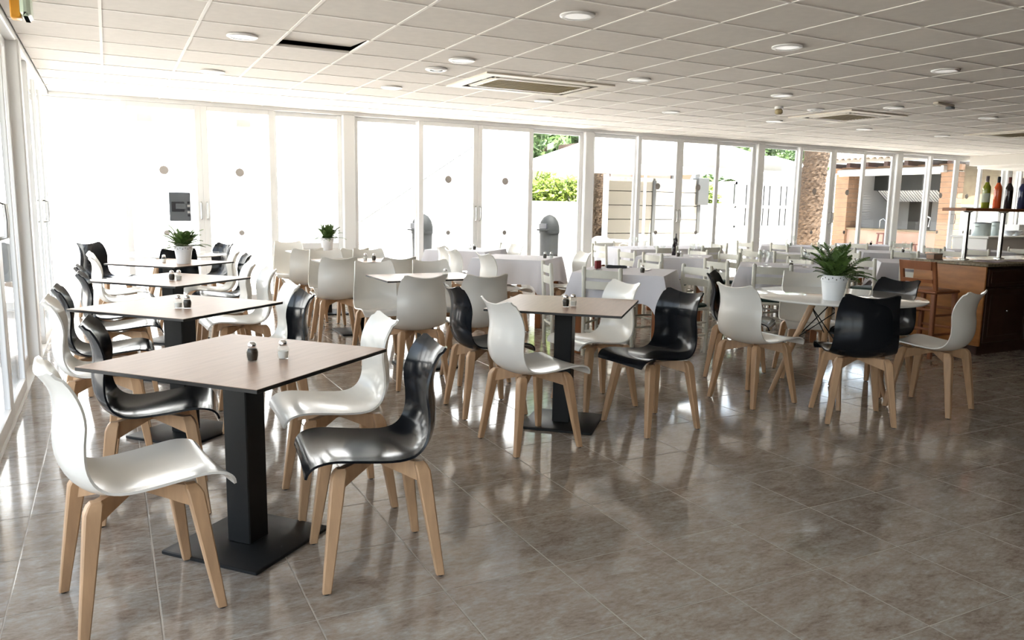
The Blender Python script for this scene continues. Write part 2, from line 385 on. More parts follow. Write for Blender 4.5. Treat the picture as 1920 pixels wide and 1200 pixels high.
def cassette(x0, x1, y0, y1, label):
    t = thing('air_conditioner', label, 'air conditioner', ((x0+x1)/2, (y0+y1)/2, HC), group='ceiling cassette air conditioners')
    a, b = (x1-x0)/2, (y1-y0)/2
    def ring(o, i, z0, z1, nm, m):
        mb = MB(); O = (a-o, b-o); I = (a-i, b-i)
        P4 = lambda q, z: [(-q[0],-q[1],z),(q[0],-q[1],z),(q[0],q[1],z),(-q[0],q[1],z)]
        mb.loft([P4(I, z1), P4(O, z1), P4(O, z0), P4(I, z0)], caps=False); mb.build(nm, m, t, smooth=0)
    ring(0, .12, -.012, .03, 'outer_frame', 'ac_frame')
    MB().box(-a+.1, a-.1, -b+.1, b-.1, .03, .05).build('duct', 'void', t, smooth=0)
    ring(.185, .235, -.016, 0, 'inner_frame', 'ac_frame')
    MB().box(-a+.23, a-.23, -b+.23, b-.23, -.010, .0).build('grille', 'ac_grille', t, smooth=0)
    gv = MB().box(-a+.23, a-.23, -.004, .004, -.015, -.008).mesh('grille_bar', 'ac_frame' if False else 'ac_grille', 0)
    k = 0
    while -b+.26+k*.05 < b-.24:
        obj('grille_bar', gv, t, (0, -b+.26+k*.05, 0)); k += 1
    for sx in (-1, 1):
        f = MB().box(sx*(a-.175)-.02, sx*(a-.175)+.02, -b+.22, b-.22, -.012, -.006).build('louvre', 'ac_frame', t, smooth=0)
        f = MB().box(-a+.22, a-.22, sx*(b-.175)-.02, sx*(b-.175)+.02, -.012, -.006).build('louvre', 'ac_frame', t, smooth=0)
cassette(*AC[0], 'long beige ceiling cassette air conditioner, nearest the side windows')
cassette(*AC[1], 'beige ceiling cassette air conditioner between the other two cassettes')
cassette(*AC[2], 'beige ceiling cassette air conditioner closest to the bar')
t = thing('smoke_detector', 'small olive smoke detector hanging from the ceiling', 'smoke detector', (7.15, 6.98, HC))
MB().lathe([(.05, .0), (.05, -.02), (.03, -.03)], 18).build('base', 'lamp_white', t)
MB().lathe([(.028, -.028), (.045, -.045), (.045, -.075), (.03, -.09)], 18).build('head', 'ac_grille', t)
t = thing('ceiling_bracket', 'small beige bracket fixed flat on the ceiling grid', 'bracket', (8.36, 5.72, HC), R(10))
MB().cbox(-.2, .2, -.03, .03, -.03, -.004, .005).build('plate', 'ac_frame', t)
MB().cbox(.12, .2, -.035, .035, -.055, -.03, .004).build('clip', 'grey_plastic', t)
t = thing('emergency_light', 'emergency light box with amber end and pale green cover near the side windows', 'light', (-.40, 5.70, 2.40))
MB().cbox(-.06, -.005, -.05, .05, 0, .155, .006).build('body', 'amber', t)
MB().cbox(-.005, .05, -.12, .12, .005, .15, .02).build('cover', 'pale_green', t)

# ================================================================== SHELL CHAIRS
def shell_mesh(name, m):
    edge = [(.262,.416),(.254,.440),(.228,.460),(.175,.468),(.10,.461),(.02,.452),(-.06,.448),(-.115,.460),(-.150,.492),(-.168,.545),(-.169,.61),(-.162,.68),(-.172,.74),(-.198,.792),(-.237,.838)]
    hw =   [.205,.215,.218,.216,.213,.211,.208,.204,.200,.196,.193,.189,.183,.174,.163]
    dp =   [.004,.008,.012,.018,.023,.026,.029,.036,.046,.054,.058,.057,.051,.042,.034]
    def cr(a, t):                                                   # Catmull-Rom through a list
        n = len(a)-1; x = t*n; i = min(int(x), n-1); f = x-i
        p = [a[max(0, min(n, i+k))] for k in (-1, 0, 1, 2)]
        g = lambda p0, p1, p2, p3: .5*((2*p1)+(-p0+p2)*f+(2*p0-5*p1+4*p2-p3)*f*f+(-p0+3*p1-3*p2+p3)*f**3)
        return tuple(g(*[q[k] for q in p]) for k in range(len(a[0]))) if isinstance(a[0], tuple) else g(*p)
    NS, NT = 40, 14; vs = []
    for i in range(NS+1):
        t = i/NS; u, z = cr(edge, t); W = cr(hw, t); D = cr(dp, t)
        e = 1e-3; p0, p1 = cr(edge, max(0, t-e)), cr(edge, min(1, t+e)); d = Vector((p1[0]-p0[0], p1[1]-p0[1])).normalized()
        nx, nz = -d.y, d.x                                          # away from the sitter
        for j in range(NT+1):
            s = 2*j/NT-1; k = D*(1-abs(s)**2.2)
            ear = .010*max(0, (t-.86)/.14)*s*s
            round_ = .012*max(0, (abs(s)-.86)/.14)**2
            rz = round_ if t > .97 else 0
            vs.append((u + nx*k, s*W, z + nz*k + ear - rz))
    fs = [(i*(NT+1)+j, i*(NT+1)+j+1, (i+1)*(NT+1)+j+1, (i+1)*(NT+1)+j) for i in range(NS) for j in range(NT)]
    me = bpy.data.meshes.new(name); me.from_pydata(vs, [], fs)
    bm = bmesh.new(); bm.from_mesh(me); bmesh.ops.recalc_face_normals(bm, faces=bm.faces)
    c = sum((f.normal.z for f in bm.faces if f.calc_center_median().z < .48), 0)
    if c > 0: bmesh.ops.reverse_faces(bm, faces=bm.faces)
    bmesh.ops.solidify(bm, geom=bm.faces[:], thickness=.0085); bm.to_mesh(me); bm.free()
    me.shade_smooth(); me.set_sharp_from_angle(angle=R(50)); me.materials.append(M[m]); return me
def oct_sec(cx, cy, z, a, b, c=.34):
    k = c*min(a, b); return [(cx-a+k,cy-b,z),(cx+a-k,cy-b,z),(cx+a,cy-b+k,z),(cx+a,cy+b-k,z),(cx+a-k,cy+b,z),(cx-a+k,cy+b,z),(cx-a,cy+b-k,z),(cx-a,cy-b+k,z)]
def shell_chair(color):
    t = thing('shell_chair', 'x', 'chair')
    obj('seat_shell', shell_mesh(color+'_seat_shell', color+'_shell'), t)
    for su in (1, -1):
        for sv in (1, -1):
            fu, fv = (.205 if su > 0 else -.205), sv*(.213 if su > 0 else .20); tu, tv = su*.150, sv*.150
            secs = []
            for z, a in ((0.006, .0150), (.12, .0185), (.25, .0220), (.36, .0250), (.395, .0255), (.415, .0225), (.426, .015)):
                k = 1-z/.40; k = max(k, -.02)
                ins = 0 if z < .40 else (z-.40)*.35
                secs.append(oct_sec(tu+(fu-tu)*k - su*ins, tv+(fv-tv)*k - sv*ins, z, a, a*.92, .22))
            lg = MB().loft(secs).build('leg', 'beech', t, smooth=28)
            MB().lathe([(.010, 0), (.010, .007)], 10, fu, fv).build('foot_glide', 'dark_glide', lg)
    for s in (1, -1):                                               # two bars crossing under the seat
        mb = MB(); d = Vector((.15, s*.15, 0)).normalized(); q = Vector((-d.y, d.x, 0))
        secs = []
        for l, zt, zb in ((-.205, .424, .352), (-.12, .424, .372), (-.03, .420, .392), (.03, .420, .392), (.12, .424, .372), (.205, .424, .352)):
            if s < 0: zt -= .0012
            c = d*l; w_ = .0135
            secs.append([tuple(c-q*w_+Vector((0,0,zb))), tuple(c+q*w_+Vector((0,0,zb))), tuple(c+q*w_+Vector((0,0,zt-.012*(abs(l)<.1)))), tuple(c-q*w_+Vector((0,0,zt-.012*(abs(l)<.1))))])
        mb.loft(secs).build('cross_bar', 'beech', t, smooth=25)
    return t
SH = {'white': Proto(shell_chair('white')), 'black': Proto(shell_chair('black'))}
def shells(table, group, rows):
    for col, x, y, a, pos in rows:
        SH[col].put((x, y, 0), R(a), '%s plastic shell chair at %s, %s' % (col, table, pos), group, 'chair')
WI, WT, BI, BT = 'side-window side, inner end', 'side-window side, terrace end', 'bar side, inner end', 'bar side, terrace end'
T_END, T_2, T_1, T_F = 'inmost side-row table', 'second table from fern', 'first table from fern', 'fern-pot table'
T_MID, T_RND, T_RND0 = 'brown mid-floor table', 'right round table', 'far-corner round table'
shells(T_END, 'shell chairs at the side-window row', [('white', .03, 2.76, 10, WI), ('black', .125, 3.66, -4, WT), ('black', .832, 2.708, 173, BI), ('white', .87, 3.37, 178, BT)])
shells(T_2, 'shell chairs at the side-window row', [('white', -.07, 4.56, 0, WI), ('black', -.06, 5.15, 0, WT), ('black', .745, 4.42, 182, BI), ('white', .78, 4.95, 180, BT)])
shells(T_1, 'shell chairs at the side-window row', [('black', .03, 6.08, 0, WI), ('black', .0, 6.68, 0, WT), ('white', .845, 6.08, 183, BI), ('white', .79, 6.66, 180, BT)])
shells(T_F, 'shell chairs at the side-window row', [('white', .08, 7.72, 0, WI), ('white', .05, 8.3, 0, WT), ('black', .93, 7.75, 180, BI), ('white', .90, 8.3, 180, BT)])
shells(T_RND0, 'shell chairs at the far-corner round table', [('black', 1.0, 9.66, 205, 'bar side'), ('black', .62, 8.93, 90, 'inner side'), ('black', -.06, 9.90, -45, 'side-window side')])
shells(T_MID, 'shell chairs at the mid-floor table', [('white', 2.074, 3.762, 4, WI), ('black', 2.15, 4.52, -5, WT), ('black', 2.94, 3.762, 183, BI), ('white', 2.92, 4.37, 180, BT)])
GW = 'white shell chairs in the middle rows'
shells('pale table nearest mid-floor table', GW, [('white', 1.98, 5.42, 92, WI), ('white', 2.47, 5.36, 85, BI), ('white', 2.03, 6.36, 268, WT), ('white', 2.57, 6.40, 267, BT)])
shells('middle one of three pale tables', GW, [('white', 1.91, 7.38, 85, WI), ('white', 2.42, 7.24, 92, BI), ('white', 2.04, 8.12, 268, WT), ('white', 2.52, 8.16, 267, BT)])
shells('pale table with small plant', GW, [('white', 1.93, 8.82, 88, WI), ('white', 2.40, 8.72, 95, BI), ('white', 2.0, 9.88, 268, WT)])
shells('first middle-row cloth table', GW, [('white', 3.72, 7.42, 2, WI), ('white', 3.68, 8.20, 0, WT), ('white', 4.52, 7.42, 172, BI)])
shells('first terrace-row cloth table', GW, [('white', 3.85, 8.95, 2, WI), ('white', 4.52, 9.0, 180, BI)])
shells(T_RND, 'shell chairs at the right round table', [('white', 4.0, 3.99, 4, 'facing the bar'), ('black', 4.48, 4.66, -52, 'terrace side'),
    ('white', 5.04, 4.46, 235, 'terrace side'), ('black', 5.12, 3.87, 182, 'bar side'), ('black', 4.272, 3.360, 54, 'inner side'), ('white', 5.0, 3.32, 103, 'bar side, back turned to bar')])

# ================================================================== PEDESTAL TABLES
def ped_table(a, b):
    t = thing('square_table', 'x', 'table')
    top = MB().box(-a, a, -b, b, .738, .7392).box(-a, a, -b, b, .7388, .750).build('tabletop', 'laminate', t, smooth=0)
    MB().cbox(-a-.0008, a+.0008, -b-.0008, b+.0008, .7355, .7485, .001).build('edge_band', 'black_edge', top)
    MB().cbox(-.055, .055, -.055, .055, .015, .732, .004).build('column', 'black_metal', t)
    MB().cbox(-.16, .16, -.16, .16, .726, .736, .002).build('mounting_plate', 'black_metal', t)
    MB().cbox(-.225, .225, -.225, .225, 0, .016, .003).build('base_plate', 'black_metal', t)
    return t
PT = Proto(ped_table(.40, .40))
GT = 'square pedestal tables along the side windows'
PT.put((.428, 3.077, 0), .719, 'square brown pedestal table with black base, inmost of the side-window row', GT)
PT.put((.335, 4.75, 0), R(42), 'square brown pedestal table, second from the fern-pot table in side-window row', GT)
PT.put((.40, 6.35, 0), R(43), 'square brown pedestal table, first from the fern-pot table in side-window row', GT)
PT.put((.50, 8.00, 0), R(44), 'square brown pedestal table carrying a fern in white pot by side windows', GT)
PT.put((2.467, 4.044, 0), .82, 'square brown pedestal table in mid floor, two white and two black chairs')
PR = Proto(ped_table(.42, .29))
GP = 'pale pedestal tables with white chairs'
PR.put((2.30, 6.0, 0), 0, 'rectangular pedestal table among white chairs, nearest the brown mid-floor table', GP)
PR.put((2.27, 7.87, 0), 0, 'rectangular pedestal table among white chairs, middle one of three in line', GP)
PR.put((2.30, 9.35, 0), 0, 'rectangular pedestal table with small potted plant, close to terrace windows', GP)

def round_table(x, y, label, rz):
    t = thing('round_table', label, 'table', (x, y, 0), rz)
    MB().lathe([(.0, .728), (.57, .728), (.595, .732), (.60, .738), (.597, .745), (.59, .748), (.0, .748)], 64).build('tabletop', 'white_gloss', t, smooth=30)
    MB().lathe([(.16, .715), (.16, .728)], 24).build('mounting_plate', 'wire', t)
    ends = []
    for k in range(4):
        a = PI/4 + k*PI/2; c, s = math.cos(a), math.sin(a)
        MB().tube([(c*.13, s*.13, .722), (c*.27, s*.27, .37), (c*.40, s*.40, .0)], [.024, .021, .016], 12).build('leg', 'beech', t); ends.append((c, s))
    for k in range(4):
        (c, s), (e, f) = ends[k], ends[(k+1) % 4]
        MB().tube([(c*.155, s*.155, .66), (e*.25, f*.25, .42)], .004, 6).build('brace_wire', 'wire', t)
        MB().tube([(e*.155, f*.155, .66), (c*.25, s*.25, .42)], .004, 6).build('brace_wire', 'wire', t)
round_table(4.59, 3.83, 'round glossy white table on splayed wooden legs with wire braces, near the bar', R(6))
round_table(.57, 9.39, 'round white table in the far corner between both glass walls', 0)

# ================================================================== LADDER-BACK CHAIRS, CLOTH TABLES
def ladder_chair():
    t = thing('ladder_back_chair', 'x', 'chair')
    for s in (1, -1):
        MB().tube([(-.165, s*.172, 0), (-.172, s*.172, .43), (-.195, s*.172, .80), (-.196, s*.172, .815)], [.018, .020, .020, .013], 10).build('back_post', 'ladder_paint', t)
        MB().tube([(.175, s*.18, 0), (.175, s*.18, .425)], [.017, .020], 10).build('front_leg', 'ladder_paint', t)
        for z in (.17, .29):
            MB().tube([(-.168, s*.175, z), (.175, s*.18, z)], .011, 8).build('side_stretcher', 'ladder_paint', t)
    for z0, z1 in ((.715, .785), (.615, .685)):
        secs = []
        for k in range(7):
            v = -.165+.055*k; x = -.187-.02*(1-(v/.165)**2) + (.75-z0)*.05
            secs.append([(x-.007, v, z0), (x+.007, v, z0), (x+.004, v, z1), (x-.010, v, z1)])
        MB().loft(secs).build('back_slat', 'ladder_paint', t)
    MB().tube([(.175, -.18, .23), (.175, .18, .23)], .011, 8).build('front_stretcher', 'ladder_paint', t)
    MB().tube([(-.168, -.172, .23), (-.168, .172, .23)], .011, 8).build('back_stretcher', 'ladder_paint', t)
    MB().cbox(-.18, .195, -.195, .195, .405, .432, .006).build('seat_frame', 'ladder_paint', t)
    MB().cbox(-.155, .20, -.19, .19, .430, .468, .014).build('seat_cushion', 'green_seat', t)
    return t
LC = Proto(ladder_chair())
def ladders(row, nth, lst):
    for x, y, a, pos in lst:
        LC.put((x, y, 0), R(a), 'white ladder-back chair, %s row, %s cloth table from side windows, %s' % (row, nth, pos), 'white ladder-back chairs at the cloth tables', 'chair')
ladders('inner', 'first', [(4.01, 5.82, 35, WI), (3.88, 6.36, -17, WT), (4.64, 6.31, 180, BT), (4.75, 5.70, 187, BI)])
ladders('inner', 'second', [(5.90, 5.72, 48, WI), (5.90, 6.31, 0, WT), (6.76, 6.32, 180, BT)])
ladders('inner', 'third', [(8.08, 5.55, 0, WI), (7.88, 6.08, 0, WT)])
ladders('middle', 'second', [(5.88, 7.38, 0, WI), (5.92, 7.95, 0, WT), (6.67, 7.36, 180, BI), (6.66, 7.93, 180, BT)])
ladders('middle', 'third', [(7.85, 7.27, 30, WI), (7.82, 7.78, 0, WT), (8.77, 7.95, 180, BT), (8.70, 7.25, 180, BI)])
ladders('middle', 'fourth', [(9.82, 7.92, 0, WT), (9.99, 7.12, 15, WI), (10.67, 7.1, 180, BI), (10.69, 7.93, 180, BT)])
ladders('middle', 'fifth', [(11.80, 7.87, 0, WT), (11.84, 7.2, 0, WI), (12.72, 7.3, 180, BI)])
ladders('terrace', 'first', [(4.74, 9.72, 180, BT)])
ladders('terrace', 'second', [(6.93, 8.86, 90, 'inner side'), (6.44, 9.35, 0, 'side-window end'), (6.85, 9.92, 270, 'terrace side')])
ladders('terrace', 'third', [(7.72, 8.84, 90, 'inner side'), (8.38, 9.43, 180, 'bar end')])
ladders('terrace', 'fourth', [(9.70, 9.08, 0, WI), (9.66, 9.80, 0, WT), (10.42, 9.1, 180, BI)])
ladders('terrace', 'fifth', [(11.51, 9.05, 0, WI), (12.27, 9.05, 180, BI)])

def wood_table():
    t = thing('dining_table', 'x', 'table')
    MB().cbox(-.40, .40, -.40, .40, .722, .748, .004).build('tabletop', 'orange_wood', t)
    for sx in (1, -1):
        MB().box(sx*.36-.01, sx*.36+.01, -.33, .33, .64, .722).build('apron', 'orange_wood', t, smooth=0)
        MB().box(-.33, .33, sx*.36-.01, sx*.36+.01, .64, .722).build('apron', 'orange_wood', t, smooth=0)
        for sy in (1, -1):
            MB().cbox(sx*.355-.033, sx*.355+.033, sy*.355-.033, sy*.355+.033, 0, .722, .004).build('leg', 'orange_wood', t)
    return t
def cloth_mesh(seed):
    rnd = random.Random(seed); a = .412; N = 96; J = 8; per = []
    ph = [rnd.uniform(0, 6.28) for _ in range(6)]
    for k in range(N):
        s = k/N*4; side = int(s); f = s-side; p = (-a+2*a*f, -a)
        for _ in range(side): p = (-p[1], p[0])
        per.append((p, min(f, 1-f)))
    vs, fs = [], []
    for j in range(J+1):
        q = j/J
        for k, (p, c) in enumerate(per):
            corner = math.exp(-(c/.10)**2); nr = Vector((p[0], p[1])).normalized()
            side = Vector((round(p[0]/a) if abs(p[0]) >= abs(p[1])-1e-6 else 0, round(p[1]/a) if abs(p[1]) >= abs(p[0])-1e-6 else 0))
            d = (side.normalized() if side.length else nr)
            drop = .255 + .12*corner + .012*math.sin(6.28*k/N*3+ph[0])
            out = (.004 + .028*q + .085*corner*q**.8 + .012*q*math.sin(6.28*k/N*13+ph[1])*(1-corner) + .010*q*math.sin(6.28*k/N*29+ph[2])*(.3+corner))
            z = .7515 - drop*q*(1-.04*math.sin(q*PI)) - (.004 if j else 0)
            vs.append((p[0]+d.x*out, p[1]+d.y*out, z))
        if j:
            for k in range(N): fs.append(((j-1)*N+k, (j-1)*N+(k+1) % N, j*N+(k+1) % N, j*N+k))
    fs.append(tuple(range(N)))
    me = bpy.data.meshes.new('tablecloth'); me.from_pydata(vs, [], fs); me.update()
    bm = bmesh.new(); bm.from_mesh(me); bmesh.ops.recalc_face_normals(bm, faces=bm.faces); bm.to_mesh(me); bm.free()
    me.shade_smooth(); me.set_sharp_from_angle(angle=R(55)); me.materials.append(M['cloth']); return me
CM = [cloth_mesh(k) for k in range(3)]
WT_ = Proto(wood_table())
CT = {('inner','first'): (4.30, 5.97, 43), ('inner','second'): (6.38, 6.06, 45), ('inner','third'): (8.65, 6.10, 44),
      ('middle','first'): (4.16, 7.89, 45), ('middle','second'): (6.27, 7.68, 43), ('middle','third'): (8.30, 7.52, 45), ('middle','fourth'): (10.28, 7.65, 45), ('middle','fifth'): (12.32, 7.6, 44),
      ('terrace','first'): (4.20, 9.45, 44), ('terrace','second'): (6.91, 9.34, 0), ('terrace','third'): (7.76, 9.34, 0), ('terrace','fourth'): (10.08, 9.45, 45), ('terrace','fifth'): (11.9, 9.42, 44)}
for k, ((row, nth), (x, y, a)) in enumerate(CT.items()):
    WT_.put((x, y, 0), R(a), 'orange-brown wooden table under white cloth, %s row, %s from side windows' % (row, nth), 'wooden tables under white cloths')
    tag(obj('tablecloth', CM[k % 3], None, (x, y, 0), R(a + 90*(k % 4))), 'white tablecloth hanging over table edges, %s row, %s from side windows' % (row, nth), 'tablecloth', 'white tablecloths')

# ================================================================== THINGS ON TABLES
def shaker(kind):
    t = thing(kind+'_shaker', 'x', 'shaker')
    MB().lathe([(.018, 0), (.021, .003), (.022, .02), (.0225, .035), (.019, .047), (.0135, .054)], 20).build('glass_body', 'clear', t)
    MB().lathe([(.0165, .003), (.0200, .02), (.0205, .034), (.0165, .046)] if kind == 'pepper' else [(.0165, .003), (.0195, .02), (.0195, .030)], 16).build('contents', kind, t)
    MB().lathe([(.0145, .052), (.0155, .056), (.015, .066), (.010, .072), (.003, .074)], 18).build('cap', 'chrome', t)
    return t
SA, PE = Proto(shaker('salt')), Proto(shaker('pepper'))
Z = .7502
def pair(pp, sp, where, z=Z):
    if pp: PE.put((*pp, z), 0, 'glass pepper shaker with metal cap on %s' % where, 'pepper shakers', 'shaker')
    if sp: SA.put((*sp, z), 0, 'glass salt shaker with metal cap on %s' % where, 'salt shakers', 'shaker')
pair((.452, 2.985), (.565, 2.985), 'the inmost side-row table')
pair((.36, 4.60), (.315, 4.62), 'second table from the fern')
pair((.39, 6.24), (.44, 6.26), 'first table from the fern')
pair(None, (.44, 8.02), 'the fern-pot table')
pair((2.40, 3.93), (2.46, 3.945), 'the brown mid-floor table')
pair(None, (2.42, 5.86), 'pale table nearest mid-floor table')
pair((2.42, 7.80), (2.34, 7.84), 'middle one of three pale tables')
pair((4.36, 7.62), (4.43, 7.60), 'first middle-row cloth table', .7525)
pair((4.25, 9.3), (4.20, 9.32), 'first terrace-row cloth table', .7525)
pair((4.30, 5.72), None, 'first inner-row cloth table', .7525)
pair((6.17, 7.50), (6.22, 7.50), 'second middle-row cloth table', .7525)
pair((6.28, 5.82), None, 'second inner-row cloth table', .7525)
pair((8.25, 7.42), None, 'third middle-row cloth table', .7525)
pair((10.35, 7.5), None, 'fourth middle-row cloth table', .7525)
pair((11.95, 9.3), None, 'fifth terrace-row cloth table', .7525)
pair((10.0, 9.3), None, 'fourth terrace-row cloth table', .7525)
def wine_glass():
    t = thing('wine_glass', 'x', 'wine glass')
    MB().lathe([(.032, 0), (.030, .003), (.006, .006), (.004, .012), (.0035, .07), (.006, .076)], 18).build('stem', 'clear', t)
    MB().lathe([(.004, .074), (.022, .085), (.033, .105), (.035, .13), (.030, .16), (.0285, .16), (.033, .13), (.031, .107), (.020, .088), (.003, .079)], 18).build('bowl', 'clear', t)
    return t
WG = Proto(wine_glass())
for where, lst in {'second middle-row cloth table': [(6.34, 7.45), (6.44, 7.42), (6.10, 7.85), (6.25, 7.9)], 'second inner-row cloth table': [(6.05, 6.02), (6.10, 5.95), (6.45, 5.78), (6.52, 5.85), (6.30, 6.2)],
                   'third middle-row cloth table': [(8.10, 7.57), (8.45, 7.47), (8.52, 7.39)], 'fourth terrace-row cloth table': [(10.1, 9.5), (10.2, 9.42), (9.95, 9.55)],
                   'fourth middle-row cloth table': [(10.15, 7.55), (10.5, 7.6), (10.55, 7.5)], 'second terrace-row cloth table': [(6.75, 9.2), (6.85, 9.25), (7.1, 9.4)], 'third inner-row cloth table': [(8.72, 6.0), (8.80, 5.95), (8.62, 6.12)]}.items():
    for x, y in lst: WG.put((x, y, .7525), 0, 'clear stemmed wine glass standing on %s' % where, 'wine glasses on the cloth tables', 'wine glass')
def cruet():
    t = thing('cruet_bottle', 'x', 'bottle')
    MB().lathe([(.025, 0), (.027, .004), (.027, .10), (.022, .13), (.010, .155), (.009, .19)], 16).build('body', 'dark_glass', t)
    MB().lathe([(.011, .186), (.011, .208), (.006, .212)], 12).build('stopper', 'dark_plastic', t)
    return t
CR = Proto(cruet())
CR.put((6.30, 7.75, .7525), 0, 'slim dark cruet bottle on second middle-row cloth table', None, 'bottle')
CR.put((7.55, 9.25, .7525), 0, 'slim dark cruet bottle on third terrace-row cloth table', None, 'bottle')
def cutlery(x, y, rz, label, z=.7525):
    t = thing('cutlery_set', label, 'cutlery', (x, y, z), rz)
    MB().cbox(-.09, .09, -.035, .035, 0, .004, .0015).build('napkin', 'cloth', t)
    for k, nm in enumerate(('knife', 'fork')):
        v = -.012+.026*k
        MB().cbox(-.10, .02, v-.005, v+.005, .0042, .008, .0015).box(.02, .10, v-.009, v+.009, .0045, .0062).build(nm, 'steel', t)
cutlery(4.05, 6.1, R(40), 'folded napkin with knife and fork on first inner-row cloth table, side-window corner')
cutlery(4.52, 5.95, R(40), 'folded napkin with knife and fork on first inner-row cloth table, bar-side corner')
cutlery(6.48, 5.98, R(140), 'folded napkin with knife and fork on second inner-row cloth table')
cutlery(6.10, 7.65, R(30), 'folded napkin with knife and fork on second middle-row cloth table')
t = thing('menu_holder', 'dark red menu stand on first inner-row cloth table', 'menu', (4.18, 6.27, .7525), R(20))
MB().cbox(-.04, .04, -.012, .012, 0, .075, .003).build('cover', 'book_red', t); MB().box(-.036, .036, -.007, .007, .074, .079).build('pages', 'paper_label', t, smooth=0)
t = thing('cutlery_tray', 'black cutlery tray on first inner-row cloth table', 'tray', (4.40, 6.28, .7525), R(-25))
MB().cbox(-.10, .10, -.045, .045, 0, .008, .002).build('tray_base', 'leather', t)
for s in (1, -1):
    MB().box(-.10, .10, s*.042-.003, s*.042+.003, .006, .022).build('tray_side', 'leather', t, smooth=0)
    MB().box(s*.097-.003, s*.097+.003, -.045, .045, .006, .022).build('tray_end', 'leather', t, smooth=0)
for k in range(3): MB().cbox(-.08, .08, -.025+.02*k, -.013+.02*k, .009, .013, .001).build('spoon', 'steel', t)

# ---- potted ferns
def frond_mesh():
    mb = MB(); L = .23; n = 15
    P_ = lambda f: (L*f*.62, 0, L*(1.10*f-.48*f*f))
    mb.tube([P_(k/6) for k in range(7)], [.0022-.0002*k for k in range(7)], 4)
    for k in range(2, n+1):
        f = k/n; p = Vector(P_(f)); q = Vector(P_(min(1, f+.05))); d = (q-p).normalized() if (q-p).length else Vector((1,0,0))
        l = .040*math.sin(PI*min(1, .18+.80*f))**.8 + .004
        for s in (1, -1):
            side = Vector((0, s, 0)); tip = p + side*l + d*l*.55 + Vector((0,0,-.004)); w_ = d*.0034
            mb.add([p-w_*.5, p+w_*.5, p+side*l*.5+d*l*.30+w_*1.1+Vector((0,0,.004)), tip, p+side*l*.5+d*l*.22-w_*.7], [(0, 1, 2, 3), (0, 3, 4)])
    return mb.mesh('frond', 'fern', 60)
FM = frond_mesh()
def fern(x, y, z, label, r=.078, hgt=.155, n=34, sc=1.0, seed=1, lean=0):
    rnd = random.Random(seed); t = thing('potted_fern', label, 'plant', (x, y, z))
    pot = MB().lathe([(r*.74, 0), (r*.76, .004), (r*.95, hgt*.74), (r*.99, hgt*.75), (r*1.04, hgt), (r*.98, hgt), (r*.93, hgt*.78), (r*.70, .012)], 28).build('pot', 'pot_white', t)
    for k in range(22):                                             # pierced lace band below the rim
        a = 2*PI*k/22; MB().lathe([(.0035, 0), (.0035, .009)], 6, 0, 0).build('lace_hole', 'grey_plastic', pot, (r*1.003*math.cos(a), r*1.003*math.sin(a), hgt*.82+.01*(k % 2)))
    MB().lathe([(r*.90, hgt*.80), (r*.90, hgt*.88), (.01, hgt*.92)], 20).build('soil', 'soil', t)
    for k in range(n):
        o = obj('frond', FM, t, (rnd.uniform(-.3, .3)*r, rnd.uniform(-.3, .3)*r, hgt*.88))
        tilt = rnd.choice((rnd.uniform(-.75, -.2), rnd.uniform(-.3, .6)))
        s = sc*rnd.uniform(.6, 1.15)
        o.rotation_euler = (0, tilt + .25, rnd.uniform(0, 6.28)); o.scale = (s, s, s)
fern(4.33, 3.63, .7485, 'dark green fern in white lace-rim pot on the right round table', r=.085, hgt=.17, n=72, sc=1.12, seed=3)
fern(.60, 7.84, .7502, 'bright green fern in white pot on the side-window row table', r=.08, hgt=.165, n=72, sc=1.02, seed=5)
fern(2.34, 9.42, .7502, 'small green plant in white pot on pale table by terrace windows', r=.08, hgt=.16, n=64, sc=.95, seed=8)

# ================================================================== BAR
t = thing('bar_counter', 'wooden bar counter with amber end panel, dark drawer front and speckled stone top', 'counter', (7.27, 4.39, 0))
MB().box(.04, 3.2, .04, .70, 0, .10).build('plinth', 'bar_dark', t, smooth=0)
MB().box(.022, 3.25, .022, .72, .10, .85).build('body', 'bar_dark', t, smooth=0)
MB().cbox(0, .022, 0, .74, .09, .85, .004).build('end_panel', 'bar_wood', t)
for z in (.34, .62): MB().box(-.003, .0, .0, .74, z, z+.006).build('panel_bead', 'bar_wood', t, smooth=0)
for k in range(4):
    x = .05+.66*k
    d = MB().cbox(x, x+.62, .0, .022, .66, .83, .006).build('drawer', 'bar_dark', t)
    MB().cbox(x+.04, x+.58, -.004, .002, .69, .80, .004).build('drawer_field', 'bar_dark', d)
    d = MB().cbox(x, x+.62, .0, .022, .12, .64, .006).build('door', 'bar_dark', t)
    MB().cbox(x+.06, x+.56, -.004, .002, .18, .58, .004).build('door_field', 'bar_dark', d)
    MB().lathe([(.006, 0), (.006, .012), (.011, .018), (.009, .026)], 10).build('knob', 'chrome', d, (x+.31, -.002, .42)).rotation_euler = (R(90), 0, 0)
MB().cbox(-.03, 3.28, -.03, .77, .85, .88, .005).build('worktop', 'stone_top', t)
t = thing('bar_shelf', 'raised dark wood shelf on steel posts above the bar counter', 'shelf', (7.27, 4.39, .88))
MB().cbox(.12, 3.2, .33, .58, .485, .515, .004).build('plank', 'orange_wood', t)
for x in (.36, .95, 1.9, 2.8):
    MB().tube([(x, .46, 0), (x, .46, .484)], .022, 14).build('shelf_post', 'steel', t)
    MB().lathe([(.05, 0), (.05, .008), (.024, .014)], 18).build('post_foot', 'steel', t, (x, .46, 0))
    MB().lathe([(.028, .47), (.05, .484)], 16).build('post_collar', 'steel', t, (x, .46, 0))
